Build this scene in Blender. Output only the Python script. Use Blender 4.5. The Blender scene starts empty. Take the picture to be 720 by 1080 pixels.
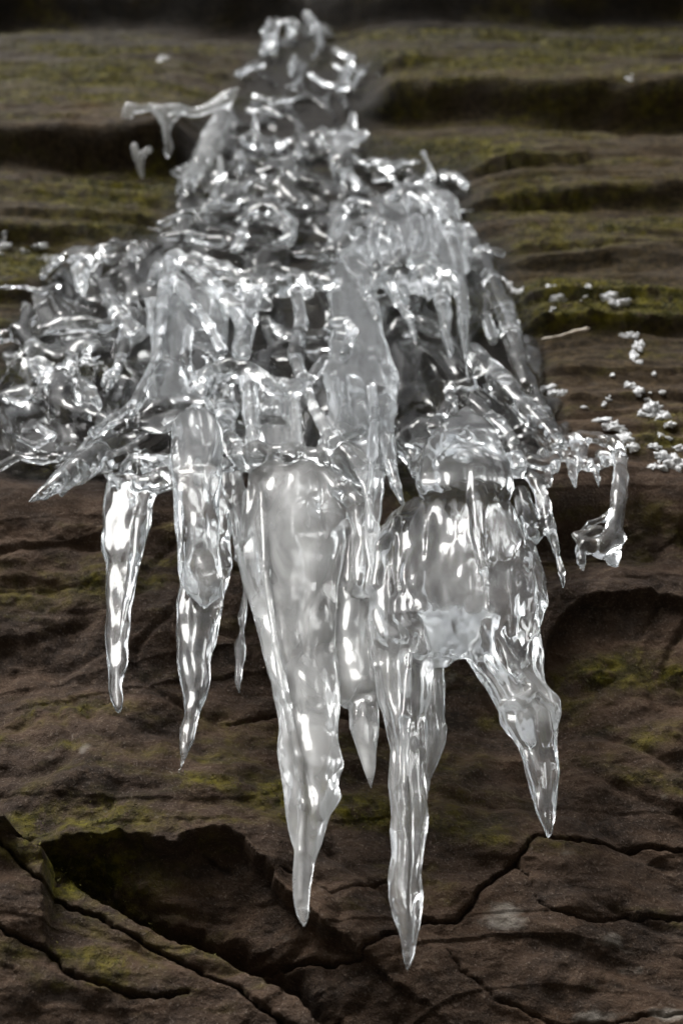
import bpy, math, random
import numpy as np
from mathutils import Vector, Matrix, Euler

# ------------------------------------------------------------------ camera, world, sun, exposure
F = 1500.0                       # focal length in photo pixels (50 mm on a 36 mm tall sensor, 1080 px tall)
CAMZ = 1.5
S2 = math.sqrt(0.5)
sc = bpy.context.scene
COL = sc.collection
cam_d = bpy.data.cameras.new('camera')
cam_d.sensor_width = 36.0; cam_d.lens = 50.0; cam_d.clip_start = 0.02; cam_d.clip_end = 500.0
cam_d.dof.use_dof = True; cam_d.dof.focus_distance = 1.30; cam_d.dof.aperture_fstop = 4.6
cam_d.dof.aperture_blades = 8
cam = bpy.data.objects.new('camera', cam_d); COL.objects.link(cam)
cam.location = (0, 0, CAMZ); cam.rotation_euler = (math.radians(135), 0, 0)
sc.camera = cam

SUN_EL, SUN_AZ = math.radians(43), math.radians(214)   # azimuth clockwise from +Y; behind the camera, to its left
w = bpy.data.worlds.new('World'); sc.world = w; w.use_nodes = True
nt = w.node_tree; nt.nodes.clear()
sky = nt.nodes.new('ShaderNodeTexSky'); sky.sky_type = 'NISHITA'; sky.sun_disc = False
sky.sun_elevation = SUN_EL; sky.sun_rotation = SUN_AZ
sky.air_density = 1.0; sky.dust_density = 6.0; sky.ozone_density = 1.0
hs = nt.nodes.new('ShaderNodeHueSaturation'); hs.inputs['Saturation'].default_value = 0.12
bg = nt.nodes.new('ShaderNodeBackground'); bg.inputs['Strength'].default_value = 0.15
wo = nt.nodes.new('ShaderNodeOutputWorld')
nt.links.new(sky.outputs[0], hs.inputs['Color']); nt.links.new(hs.outputs[0], bg.inputs['Color'])
nt.links.new(bg.outputs[0], wo.inputs[0])
sd = bpy.data.lights.new('sun', 'SUN'); sd.energy = 2.3; sd.angle = math.radians(24); sd.color = (1.0, 0.97, 0.93)
sun = bpy.data.objects.new('sun', sd); COL.objects.link(sun)
sv = Vector((math.sin(SUN_AZ) * math.cos(SUN_EL), math.cos(SUN_AZ) * math.cos(SUN_EL), math.sin(SUN_EL)))
sun.rotation_euler = sv.to_track_quat('Z', 'Y').to_euler()
sc.view_settings.view_transform = 'Standard'; sc.view_settings.look = 'None'
sc.view_settings.gamma = 1.0; sc.view_settings.exposure = 0.40; sc.view_settings.use_curve_mapping = False
sc.render.engine = 'CYCLES'
cy = sc.cycles
cy.max_bounces = 16; cy.transmission_bounces = 16; cy.glossy_bounces = 8; cy.diffuse_bounces = 3
cy.transparent_max_bounces = 8; cy.caustics_refractive = True; cy.caustics_reflective = True
cy.blur_glossy = 0.5; cy.sample_clamp_indirect = 8.0; cy.use_denoising = True

# ------------------------------------------------------------------ small helpers
def tag(o, label=None, cat=None, group=None, kind=None):
    if label: o['label'] = label
    if cat: o['category'] = cat
    if group: o['group'] = group
    if kind: o['kind'] = kind
    return o

def empty(name, loc):
    o = bpy.data.objects.new(name, None); COL.objects.link(o); o.location = loc
    o.empty_display_size = 0.05
    return o

def mesh_np(name, V, Q, mat, parent=None, N=None, attrs=None):
    me = bpy.data.meshes.new(name)
    V = np.ascontiguousarray(V, np.float32); Q = np.ascontiguousarray(Q, np.int32)
    n, k = Q.shape
    me.vertices.add(len(V)); me.vertices.foreach_set('co', V.ravel())
    me.loops.add(n * k); me.loops.foreach_set('vertex_index', Q.ravel())
    me.polygons.add(n); me.polygons.foreach_set('loop_start', np.arange(0, n * k, k, dtype=np.int32))
    me.polygons.foreach_set('use_smooth', np.ones(n, bool))
    me.update(calc_edges=True)
    if N is not None:
        me.normals_split_custom_set_from_vertices(N.tolist())
    for an, arr in (attrs or {}).items():
        a = me.attributes.new(an, 'FLOAT', 'POINT'); a.data.foreach_set('value', np.ascontiguousarray(arr, np.float32))
    me.materials.append(mat)
    o = bpy.data.objects.new(name, me); COL.objects.link(o)
    if parent is not None:
        o.parent = parent; o.matrix_parent_inverse = Matrix.Translation(-parent.location)
    return o

rng = np.random.default_rng(11)
PERM = np.random.default_rng(5).permutation(256).astype(np.int64)
PERM = np.concatenate([PERM, PERM, PERM])
GR = np.random.default_rng(6).normal(size=(256, 3)); GR /= np.linalg.norm(GR, axis=1)[:, None]
GR = GR.astype(np.float32)
def perlin(x, y, z):
    shp = x.shape
    x = np.ravel(x).astype(np.float32); y = np.ravel(y).astype(np.float32); z = np.ravel(z).astype(np.float32)
    out = np.empty(len(x), np.float32)
    for a in range(0, len(x), 400000):
        X, Y, Z = x[a:a+400000], y[a:a+400000], z[a:a+400000]
        xi, yi, zi = np.floor(X).astype(np.int64), np.floor(Y).astype(np.int64), np.floor(Z).astype(np.int64)
        fx, fy, fz = X - xi, Y - yi, Z - zi
        u = fx*fx*fx*(fx*(fx*6-15)+10); v = fy*fy*fy*(fy*(fy*6-15)+10); ww = fz*fz*fz*(fz*(fz*6-15)+10)
        xi &= 255; yi &= 255; zi &= 255
        r = 0
        for dx in (0, 1):
            for dy in (0, 1):
                h2 = PERM[PERM[xi + dx] + yi + dy]
                for dz in (0, 1):
                    g = GR[PERM[h2 + zi + dz]]
                    wgt = (u if dx else 1-u) * (v if dy else 1-v) * (ww if dz else 1-ww)
                    r = r + wgt * (g[:, 0]*(fx-dx) + g[:, 1]*(fy-dy) + g[:, 2]*(fz-dz))
        out[a:a+400000] = r * 1.5
    return out.reshape(shp)
def fbm(x, y, z, o=4, g=0.5):
    r = 0; a = 1.0; f = 1.0
    for i in range(o):
        r = r + a * perlin(x*f + 13.7*i, y*f + 7.1*i, z*f + 3.3*i); a *= g; f *= 2.03
    return r
def sstep(a, b, x):
    t = np.clip((x - a) / (b - a), 0, 1); return t*t*(3-2*t)

# ------------------------------------------------------------------ the shape of the place
# The cliff face is a plane leaning 12 degrees back that ends below in a ledge edge; icicles hang straight down from it.
Y0 = 1.06; V0 = (540 - 497) / F; Z0 = Y0 * (1 + V0) / (1 - V0); TA = math.tan(math.radians(78))
def dref(py):
    v = (540.0 - py) / F
    low = Y0 / (S2 * (1 - v))
    den = S2 * (1 + v) - TA * S2 * (1 - v)
    up = (Z0 - TA * Y0) / np.minimum(den, -0.05)
    return np.where(py > 497, low, up)
def Lref(py): return F * np.log(dref(py) / 1.3)
def world(px, py, L):
    d = 1.3 * np.exp(L / F); u = (px - 360.0) / F; v = (540.0 - py) / F
    return np.stack([d * u, d * S2 * (1 - v), d * S2 * (1 + v) + CAMZ], -1)
def project(P):
    x, y, z = P[..., 0], P[..., 1], P[..., 2] - CAMZ
    d = S2 * (y + z)
    return 360 + F * x / d, 540 - F * (S2 * (z - y)) / d, d

# ------------------------------------------------------------------ materials
def N(nt, t, **kw):
    n = nt.nodes.new(t)
    for k, v in kw.items(): setattr(n, k, v)
    return n
def newmat(name):
    m = bpy.data.materials.new(name); m.use_nodes = True; m.node_tree.nodes.clear()
    out = N(m.node_tree, 'ShaderNodeOutputMaterial')
    return m, m.node_tree, out

def ice_material():
    m, t, out = newmat('ice')
    L = t.links
    tc = N(t, 'ShaderNodeTexCoord')
    mp = N(t, 'ShaderNodeMapping'); mp.inputs['Scale'].default_value = (1, 1, .45)
    L.new(tc.outputs['Object'], mp.inputs[0])
    n1 = N(t, 'ShaderNodeTexNoise'); n1.inputs['Scale'].default_value = 110; n1.inputs['Detail'].default_value = 6
    L.new(mp.outputs[0], n1.inputs['Vector'])
    bp = N(t, 'ShaderNodeBump'); bp.inputs['Strength'].default_value = 0.12; bp.inputs['Distance'].default_value = 0.003
    L.new(n1.outputs[0], bp.inputs['Height'])
    gl = N(t, 'ShaderNodeBsdfGlass'); gl.inputs['IOR'].default_value = 1.38; gl.inputs['Roughness'].default_value = 0.02
    gl.inputs['Color'].default_value = (.97, .98, .985, 1)
    L.new(bp.outputs[0], gl.inputs['Normal'])
    df = N(t, 'ShaderNodeBsdfDiffuse'); df.inputs['Color'].default_value = (.80, .81, .81, 1)
    tr = N(t, 'ShaderNodeBsdfTranslucent'); tr.inputs['Color'].default_value = (.85, .86, .86, 1)
    L.new(bp.outputs[0], df.inputs['Normal'])
    mx = N(t, 'ShaderNodeMixShader'); mx.inputs[0].default_value = 0.45
    L.new(df.outputs[0], mx.inputs[1]); L.new(tr.outputs[0], mx.inputs[2])
    at = N(t, 'ShaderNodeAttribute', attribute_name='milk')
    n2 = N(t, 'ShaderNodeTexNoise'); n2.inputs['Scale'].default_value = 22; n2.inputs['Detail'].default_value = 5
    n2.inputs['Distortion'].default_value = 1.0
    L.new(mp.outputs[0], n2.inputs['Vector'])
    mr = N(t, 'ShaderNodeMapRange'); mr.inputs['From Min'].default_value = .35; mr.inputs['From Max'].default_value = .68
    mr.inputs['To Min'].default_value = .35; mr.inputs['To Max'].default_value = 1.3
    L.new(n2.outputs[0], mr.inputs[0])
    mu = N(t, 'ShaderNodeMath', operation='MULTIPLY', use_clamp=True)
    L.new(at.outputs['Fac'], mu.inputs[0]); L.new(mr.outputs[0], mu.inputs[1])
    m2 = N(t, 'ShaderNodeMixShader')
    L.new(mu.outputs[0], m2.inputs[0]); L.new(gl.outputs[0], m2.inputs[1]); L.new(mx.outputs[0], m2.inputs[2])
    # wet gloss over the cloudy share as well
    gs = N(t, 'ShaderNodeBsdfGlossy'); gs.inputs['Roughness'].default_value = .06
    L.new(bp.outputs[0], gs.inputs['Normal'])
    fr = N(t, 'ShaderNodeFresnel'); fr.inputs['IOR'].default_value = 1.33
    L.new(bp.outputs[0], fr.inputs['Normal'])
    fm = N(t, 'ShaderNodeMath', operation='MULTIPLY'); L.new(fr.outputs[0], fm.inputs[0]); L.new(mu.outputs[0], fm.inputs[1])
    m3 = N(t, 'ShaderNodeMixShader')
    L.new(fm.outputs[0], m3.inputs[0]); L.new(m2.outputs[0], m3.inputs[1]); L.new(gs.outputs[0], m3.inputs[2])
    L.new(m3.outputs[0], out.inputs[0])
    return m

def mixc(t, fac, a, b):
    n = N(t, 'ShaderNodeMix', data_type='RGBA')
    if isinstance(fac, float): n.inputs[0].default_value = fac
    else: t.links.new(fac, n.inputs[0])
    for i, c in ((6, a), (7, b)):
        if isinstance(c, tuple): n.inputs[i].default_value = (*c, 1)
        else: t.links.new(c, n.inputs[i])
    return n.outputs[2]
def ramp(t, src, a, b, lo=0.0, hi=1.0):
    n = N(t, 'ShaderNodeMapRange'); n.interpolation_type = 'SMOOTHSTEP'
    n.inputs['From Min'].default_value = a; n.inputs['From Max'].default_value = b
    n.inputs['To Min'].default_value = lo; n.inputs['To Max'].default_value = hi
    t.links.new(src, n.inputs[0]); return n.outputs[0]
def noise(t, vec, s, d=5, r=.55, dist=0.0):
    n = N(t, 'ShaderNodeTexNoise'); n.inputs['Scale'].default_value = s; n.inputs['Detail'].default_value = d
    n.inputs['Roughness'].default_value = r; n.inputs['Distortion'].default_value = dist
    t.links.new(vec, n.inputs['Vector']); return n.outputs[0]

def rock_material():
    m, t, out = newmat('wet_rock'); L = t.links
    tc = N(t, 'ShaderNodeTexCoord'); P = tc.outputs['Object']
    mp = N(t, 'ShaderNodeMapping'); mp.inputs['Scale'].default_value = (1, 1.6, 2.6); L.new(P, mp.inputs[0]); H = mp.outputs[0]
    big = noise(t, H, 3.2, 6, .6, .6); mid = noise(t, H, 14, 8, .65, .3); fine = noise(t, P, 110, 6, .7); grain = noise(t, P, 420, 3, .6)
    c = mixc(t, ramp(t, big, .38, .62), (.032, .020, .013), (.074, .046, .029))
    c = mixc(t, ramp(t, mid, .40, .66, 0, .8), c, (.026, .021, .018))
    c = mixc(t, ramp(t, fine, .45, .70, 0, .55), c, (.095, .066, .046))
    c = mixc(t, ramp(t, grain, .56, .72, 0, .35), c, (.26, .22, .19))
    c = mixc(t, ramp(t, grain, .44, .28, 0, .6), c, (.018, .014, .012))
    # pale mineral and lichen patches
    li = noise(t, P, 9, 7, .6, 1.2); pt = N(t, 'ShaderNodeAttribute', attribute_name='pale')
    a = N(t, 'ShaderNodeMath', operation='ADD', use_clamp=True); L.new(ramp(t, li, .70, .74, 0, .55), a.inputs[0]); L.new(pt.outputs['Fac'], a.inputs[1])
    c = mixc(t, a.outputs[0], c, (.27, .25, .22))
    ta = N(t, 'ShaderNodeAttribute', attribute_name='tan')
    c = mixc(t, ta.outputs['Fac'], c, (.130, .086, .048))
    al = N(t, 'ShaderNodeAttribute', attribute_name='olive_shade')  # olive tone of the upper face, with its dimmer light painted in
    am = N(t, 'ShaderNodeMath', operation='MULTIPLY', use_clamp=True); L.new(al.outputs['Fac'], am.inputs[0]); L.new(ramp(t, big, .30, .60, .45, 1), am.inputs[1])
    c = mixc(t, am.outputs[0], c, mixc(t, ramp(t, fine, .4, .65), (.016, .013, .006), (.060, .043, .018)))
    mo = N(t, 'ShaderNodeAttribute', attribute_name='moss')
    mc = mixc(t, ramp(t, noise(t, P, 60, 5, .7), .38, .62), (.026, .026, .005), (.115, .100, .010))
    mm = N(t, 'ShaderNodeMath', operation='MULTIPLY', use_clamp=True)
    L.new(mo.outputs['Fac'], mm.inputs[0]); L.new(ramp(t, noise(t, P, 45, 6, .7), .34, .58, 0, 1.1), mm.inputs[1])
    c = mixc(t, mm.outputs[0], c, mc)
    we = N(t, 'ShaderNodeAttribute', attribute_name='wet_shade')          # soaked rock round the ice: darker and shiny; shade painted along the top
    wk = N(t, 'ShaderNodeMix', data_type='RGBA', blend_type='MULTIPLY'); L.new(we.outputs['Fac'], wk.inputs[0]); L.new(c, wk.inputs[6]); wk.inputs[7].default_value = (.20, .20, .21, 1)
    c = wk.outputs[2]
    b = N(t, 'ShaderNodeBsdfPrincipled'); L.new(c, b.inputs['Base Color'])
    rg = N(t, 'ShaderNodeMix'); L.new(we.outputs['Fac'], rg.inputs[0]); sl_n = N(t, 'ShaderNodeMapRange'); sl_n.inputs['To Min'].default_value = .12; sl_n.inputs['To Max'].default_value = .10; L.new(we.outputs['Fac'], sl_n.inputs[0]); L.new(sl_n.outputs[0], b.inputs['Specular IOR Level']); L.new(ramp(t, mid,   .35, .65, .60, .95), rg.inputs[2]); rg.inputs[3].default_value = .55
    L.new(rg.outputs[0], b.inputs['Roughness'])
    b.inputs['Specular IOR Level'].default_value = .12
    b1 = N(t, 'ShaderNodeBump'); b1.inputs['Strength'].default_value = 1.0; b1.inputs['Distance'].default_value = .005; L.new(fine, b1.inputs['Height'])
    b2 = N(t, 'ShaderNodeBump'); b2.inputs['Strength'].default_value = .8; b2.inputs['Distance'].default_value = .002; L.new(grain, b2.inputs['Height'])
    L.new(b1.outputs[0], b2.inputs['Normal']); L.new(b2.outputs[0], b.inputs['Normal'])
    L.new(b.outputs[0], out.inputs[0]); return m

def simple(name, c1, c2, s, rough=.7, sss=0.0):
    m, t, out = newmat(name); L = t.links
    tc = N(t, 'ShaderNodeTexCoord')
    b = N(t, 'ShaderNodeBsdfPrincipled'); b.inputs['Roughness'].default_value = rough
    n = noise(t, tc.outputs['Object'], s, 5, .6)
    L.new(mixc(t, ramp(t, n, .35, .65), c1, c2), b.inputs['Base Color'])
    bp = N(t, 'ShaderNodeBump'); bp.inputs['Strength'].default_value = .5; bp.inputs['Distance'].default_value = .003
    L.new(n, bp.inputs['Height']); L.new(bp.outputs[0], b.inputs['Normal'])
    L.new(b.outputs[0], out.inputs[0]); return m

ICE = ice_material(); ROCK = rock_material()
MOSS = simple('moss', (.035, .036, .008), (.125, .110, .018), 70, .9)
SNOW = simple('granular_snow', (.60, .62, .64), (.88, .89, .9), 190, .2)
SNOW.node_tree.nodes['Principled BSDF'].inputs['Transmission Weight'].default_value = .15
SNOW.node_tree.nodes['Principled BSDF'].inputs['IOR'].default_value = 1.31
TWIG = simple('dry_twig', (.30, .25, .19), (.50, .45, .38), 120, .7)
GROUND = simple('forest_floor', (.035, .030, .02), (.13, .12, .10), 1.2, .9)

# ------------------------------------------------------------------ ground below the cliff (out of frame, sends light up)
gx = np.linspace(-60, 60, 90); gy = np.linspace(-60, 60, 90)
GX, GY = np.meshgrid(gx, gy, indexing='ij')
GR_ = np.hypot(GX, GY)
GZ = .25 * fbm(GX*.15, GY*.15, GX*0, 3) * sstep(1, 10, GR_)
GZ = GZ + sstep(7, 26, GR_)*sstep(2, -8, GY)*(9 + 7*np.abs(perlin(GX*.35, GY*.35, GX*0+3)) + 5*perlin(GX*.1, GY*.1, GX*0))  # unseen jagged hill behind the camera, added for dark reflections in the ice
ii = np.arange(90*90).reshape(90, 90)
Q = np.stack([ii[:-1, :-1], ii[1:, :-1], ii[1:, 1:], ii[:-1, 1:]], -1).reshape(-1, 4)
g = mesh_np('ground', np.stack([GX, GY, GZ], -1).reshape(-1, 3), Q, GROUND); tag(g, kind='structure')

# ------------------------------------------------------------------ rock face
def polydist(px, py, pts):
    """distance to a polyline and signed side"""
    best = np.full(px.shape, 1e9); side = np.zeros(px.shape)
    for (x0, y0), (x1, y1) in zip(pts[:-1], pts[1:]):
        dx, dy = x1-x0, y1-y0; l2 = dx*dx+dy*dy
        t = np.clip(((px-x0)*dx + (py-y0)*dy)/l2, 0, 1)
        ex, ey = px-(x0+t*dx), py-(y0+t*dy); d = np.hypot(ex, ey)
        s = np.sign(dx*ey - dy*ex); m = d < best
        best = np.where(m, d, best); side = np.where(m, s, side)
    return best, side

outline = [(322, 8), (345, 20), (362, 55), (398, 80), (400, 105), (372, 125), (392, 150), (450, 165), (490, 182), (500, 235), (530, 262), (542, 300), (556, 360), (575, 410), (588, 445),
           (572, 480), (560, 500), (520, 497), (430, 497), (300, 490), (200, 478), (110, 500), (60, 490), (5, 490), (-18, 480), (-18, 400), (5, 385), (18, 340), (55, 285), (70, 268), (120, 258), (185, 228), (188, 190),
           (195, 150), (235, 105), (262, 70), (280, 35), (300, 20)]
def inpoly(x, y, poly):
    c = np.zeros(np.broadcast(x, y).shape, bool); n = len(poly); j = n-1
    for i in range(n):
        xi, yi = poly[i]; xj, yj = poly[j]
        if yi != yj:
            c ^= ((yi > y) != (yj > y)) & (x < (xj-xi)*(y-yi)/(yj-yi)+xi)
        j = i
    return c

rowpy = np.concatenate([np.linspace(-230, -20, 60, endpoint=False), np.linspace(-20, 1100, 760), np.linspace(1110, 3200, 140)])
xc = np.concatenate([-np.geomspace(3.5, .95, 50)[:-1], np.linspace(-.95, .95, 800), np.geomspace(.95, 3.5, 50)[1:]])
PYr, XX = np.meshgrid(rowpy, xc, indexing='ij')
NOSE = 12*perlin(XX*3, XX*0, XX*0) + 3*perlin(XX*11, XX*0+2, XX*0)
def rock_base(py):
    """(y, z) of the smooth cliff, relative to the camera height"""
    v = (540 - py) / F
    d = dref(py)
    yu, zu = d*S2*(1-v), d*S2*(1+v)
    yw = 1.14                                   # lower wall
    dl = yw / (S2*(1-v)); yl, zl = dl*S2*(1-v), dl*S2*(1+v)
    py = py + NOSE
    k = .5*sstep(495, 590, py) + .5*sstep(600, 760, py)
    # from the ledge nose the rock falls back under the overhang to the lower wall
    y = np.where(py < 500, yu, Y0 + (yw - Y0)*k)
    dd = y / (S2*(1-v)); z = np.where(py < 500, zu, dd*S2*(1+v))
    return y, z
y_, z_ = rock_base(PYr)
nose = np.where(PYr < 500, 1.0, 0.0)
Dd = S2*(y_+z_)
PX = 360 + F*XX/Dd
ed_, _ = polydist(PX, PYr, outline + outline[:1])
icesd = np.where(inpoly(PX, PYr, outline), ed_, -ed_)
PYw = PYr + 10*perlin(XX*4, PYr*.004, XX*0)       # wavy rows for organic bands
off = np.zeros_like(XX)                            # outward (towards the viewer) displacement in metres
# upper part: strata
up = 1 - sstep(470, 520, PYr)
def overhang(top, hgt, amt, xa, xb, soft=60, wob=12, seed=0, even=.75):
    """rock above line `top` juts out by amt, falling back below it over hgt rows"""
    ln = top + wob*perlin(PX*.0035+seed, PX*0+seed, PX*0)
    m = sstep(xa-soft, xa+soft, PX) * (1 - sstep(xb-soft, xb+soft, PX)) if xa > -500 or xb < 1500 else 1.0
    t = PYr - ln
    gr = .55*np.exp(-((t-hgt*1.0)/(hgt*.8))**4)
    return amt * m * (1 - sstep(0, hgt*.5, t) - gr) * np.exp(-np.maximum(-t, 0)/70.0) * (even + (1.65-even)*.9*perlin(XX*1.5+seed, PYr*.012, XX*0+seed))
off += .075*overhang(6, 14, 1, -999, 9999, seed=3)
off += .048*overhang(107, 14, 1, 375, 9999, 25, 8, seed=1, even=1.2)
off += .055*overhang(156, 14, 1, -999, 215, 40, 6, seed=2)
off += .028*overhang(208, 14, 1, 500, 9999, 60, 10, seed=4)
off += .03*overhang(232, 12, 1, -999, 170, 40, 8, seed=5)
off += .02*overhang(272, 14, 1, 520, 9999, 60, 8, seed=6)
off += .014*overhang(345, 10, 1, 540, 9999, 50, 8, seed=7)
off += .018*overhang(300, 10, 1, -999, 120, 50, 8, seed=8)
off += .012*overhang(395, 12, 1, -999, 9999, 50, 14, seed=9)
for q, (fr, am) in enumerate(((.030, .012), (.075, .006))):
    sx = PYr*fr + 1.2*perlin(XX*.7, PYr*.008, XX*0+q*5)
    saw = (sx - np.floor(sx)); off += up * am * (saw**2 - .4)*(.1+2.0*np.clip(perlin(XX*2+q*9, PYr*.03, XX*0)+.1, 0, 1))
off += up * .022*fbm(XX*1.6, z_*3.0, XX*0+1, 4, .4) + up*.007*fbm(XX*6, z_*20, XX*0+2, 5, .62)
# below: undercut on the right, slabs and cracks
lo = sstep(500, 560, PYr)
off += lo * (.05*fbm(XX*2.5, z_*3.5, XX*0+4, 5, .5) + .006*fbm(XX*12, z_*18, XX*0+9, 5, .6))
cell = perlin(XX*9+perlin(XX*5, z_*5, XX*0)*1.5, z_*14+XX*3, XX*0+40)
off += lo * .006*np.minimum(np.abs(cell)*5, 1) + up*.005*np.minimum(np.abs(perlin(XX*4, z_*20, XX*0+50))*5, 1)
for q, (fr, am) in enumerate(((.013, .004), (.035, .001))):
    sx = PYr*fr + PX*fr*.12 + 1.8*perlin(XX*2.5, PYr*.012, XX*0+q*7+30)
    saw = (sx - np.floor(sx)); off += lo*am*(saw**3 - .3)*(.3+1.2*np.abs(perlin(XX*4+q, PYr*.02, XX*0+8)))
def dpoly(pts, wob=5, seed=0):
    a = PX + wob*perlin(PX*.03+seed, PYr*.03, XX*0) + wob*.5*perlin(PX*.11+seed, PYr*.11, XX*0+3)
    b = PYr + wob*perlin(PX*.03, PYr*.03+seed, XX*0+9) + wob*.5*perlin(PX*.11, PYr*.11+seed, XX*0+6)
    return polydist(a, b, pts)
# recess under the ledge on the right
d, s = dpoly([(520, 740), (575, 690), (585, 650), (615, 628), (660, 622), (720, 628), (900, 640)], 5, 2)
off += .020*(1 - sstep(0, 6, d*np.where(s > 0, 1, -1))) * np.exp(-np.maximum(-d*s, 0)/90) * sstep(530, 575, PX)
# dark crevice and slab edge, lower left
slab = [(-200, 800), (0, 885), (60, 915), (110, 955), (165, 985), (240, 1015), (300, 1050), (360, 1100), (500, 1200)]
d, s = dpoly(slab, 6, 5)
off += np.where(s > 0, 1, -1)*0 + .07*sstep(-3, 5, d*s)*sstep(900, 1050, PYr + .0*PX + 200*(PX < 60)) * 1.0
off -= .065*np.exp(-(np.maximum(-d*s, 0)/22)**2)*sstep(20, 160, PX)*(s < 0)*sstep(0, 3, d)
hump = [(40, 905), (130, 892), (185, 903), (230, 885), (262, 905), (300, 950), (350, 985)]
d, s = dpoly(hump, 6, 8)
off += .038*(1 - sstep(-1, 7, d*s))*np.exp(-np.maximum(-d*s, 0)/60)
def crack(pts, wd, dp, wob=5, seed=0):
    global off
    d, s = dpoly(pts, wob, seed); off -= dp*np.exp(-(d/wd)**2)
    return d
cr = crack([(250, 1010), (330, 1005), (380, 1008), (410, 985), (450, 972), (478, 970), (510, 935), (545, 905), (560, 882), (600, 880), (730, 885)], 1.7, .014, 5, 11)
crack([(300, 925), (350, 945), (420, 930)], 1.4, .005, 5, 12)
crack([(545, 910), (575, 960), (620, 968), (730, 955)], 1.4, .006, 6, 13)
crack([(0, 900), (50, 950), (110, 975), (170, 1010), (250, 1050), (330, 1110)], 2.0, .014, 5, 14)
crack([(240, 765), (330, 742), (420, 752)], 1.8, .008, 4, 15)
crack([(10, 1000), (90, 1040), (150, 1060), (200, 1052)], 2.0, .012, 6, 17)
crack([(470, 1000), (520, 1050), (600, 1075), (740, 1060)], 1.5, .006, 6, 18)
ny = np.where(PYr < 500, -math.sin(math.radians(78)), -.96); nz = np.where(PYr < 500, math.cos(math.radians(78)), -.15)
icem = sstep(-25, 25, icesd)
off = off*(1 - up*icem) + up*icem*(np.minimum(off*.3, 0) )
yy = y_ + .020*up + .020*(1-up) + ny*off; zz = z_ + nz*off
jit = up*.0
RV = np.stack([XX, yy, zz + CAMZ], -1)
ppx, ppy, pdd = project(RV)
# colour masks, kept to where the photograph shows moss, bare tan stone and pale stains
def blob(cx, cy, rx, ry): return np.exp(-((ppx-cx)/rx)**2 - ((ppy-cy)/ry)**2)
nm = fbm(XX*3.5, zz*16, yy*4, 5, .6); nf = fbm(XX*22, zz*40, yy*22, 4, .6)
moss = (blob(560, 60, 200, 35) + .8*blob(480, 160, 130, 25) + .8*blob(640, 240, 150, 40) + 1.1*blob(600, 320, 120, 22) + blob(20, 280, 50, 30) + blob(10, 400, 60, 12)
        + .9*blob(110, 75, 140, 35) + .8*blob(130, 200, 110, 25) + .8*blob(60, 240, 90, 10) + .8*blob(680, 470, 70, 20) + .7*blob(560, 420, 40, 25)
        + .85*blob(70, 810, 120, 60) + .55*blob(230, 790, 90, 40) + .7*blob(60, 950, 90, 60) + .5*blob(150, 1030, 110, 40) + .35*blob(560, 780, 200, 90) + .4*blob(430, 920, 60, 25)
        + .5*blob(640, 700, 70, 20) + .45*blob(560, 870, 90, 30))
moss = np.clip(moss*1.1 + nm*1.0 - .10 + nf*.2, 0, 1)
pale = (1.2*blob(528, 968, 26, 18) + 1.3*blob(625, 1072, 26, 7) + 1.3*blob(705, 1070, 24, 8) + .9*blob(560, 775, 7, 4)+ .8*blob(190, 865, 30, 7) + .9*blob(570, 138, 20, 8) + .7*blob(440, 132, 40, 8)
        + .8*blob(88, 795, 6, 8) + .7*blob(10, 935, 15, 8) + .6*blob(640, 990, 20, 10))
pale = np.clip(pale + nf*.9 - .75, 0, .8)
tan = np.clip(.95*blob(560, 70, 120, 28) + .9*blob(90, 120, 110, 26) + .9*blob(660, 175, 90, 40) + .5*blob(20, 195, 60, 20)+.5*blob(640, 400, 90, 60) + .45*blob(650, 120, 80, 20) + fbm(XX*9, zz*12, yy*3+4, 4)*.6 - .42, 0, .8)
mb = .003*moss*(.4 + np.clip(fbm(XX*45, zz*60, yy*45, 3, .6), -.3, 1)*1.6)
RV[..., 1] += ny*mb; RV[..., 2] += nz*mb
wet_shade = sstep(-30, 12, icesd + 14*nm)
wet_shade = np.maximum(wet_shade, .85*np.exp(-(np.maximum(ppy-10, 0)/42)**2)*sstep(.9, -.2, nm))  # top band is painted shade, not soaked rock
nr, ncx = PYr.shape
ii = np.arange(nr*ncx).reshape(nr, ncx)
Q = np.stack([ii[:-1, :-1], ii[1:, :-1], ii[1:, 1:], ii[:-1, 1:]], -1).reshape(-1, 4)
rock = mesh_np('rock_face', RV.reshape(-1, 3), Q, ROCK, attrs={'moss': moss.ravel(), 'pale': pale.ravel(), 'tan': tan.ravel(), 'wet_shade': wet_shade.ravel(), 'olive_shade': (.85*(1 - sstep(330, 520, ppy))).ravel()})
tag(rock, 'dark brown layered rock face behind the ice, mossy and cracked', kind='structure')
# rock vertex normals for things that sit on it
du = np.gradient(RV, axis=0); dv = np.gradient(RV, axis=1)
RN = np.cross(dv, -du); RN /= np.linalg.norm(RN, axis=-1)[..., None] + 1e-12
flip = (RN*(RV - np.array([0, 0, CAMZ]))).sum(-1) > 0; RN[flip] *= -1
vis = (ppx > -60) & (ppx < 780) & (ppy > -40) & (ppy < 1120)

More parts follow.
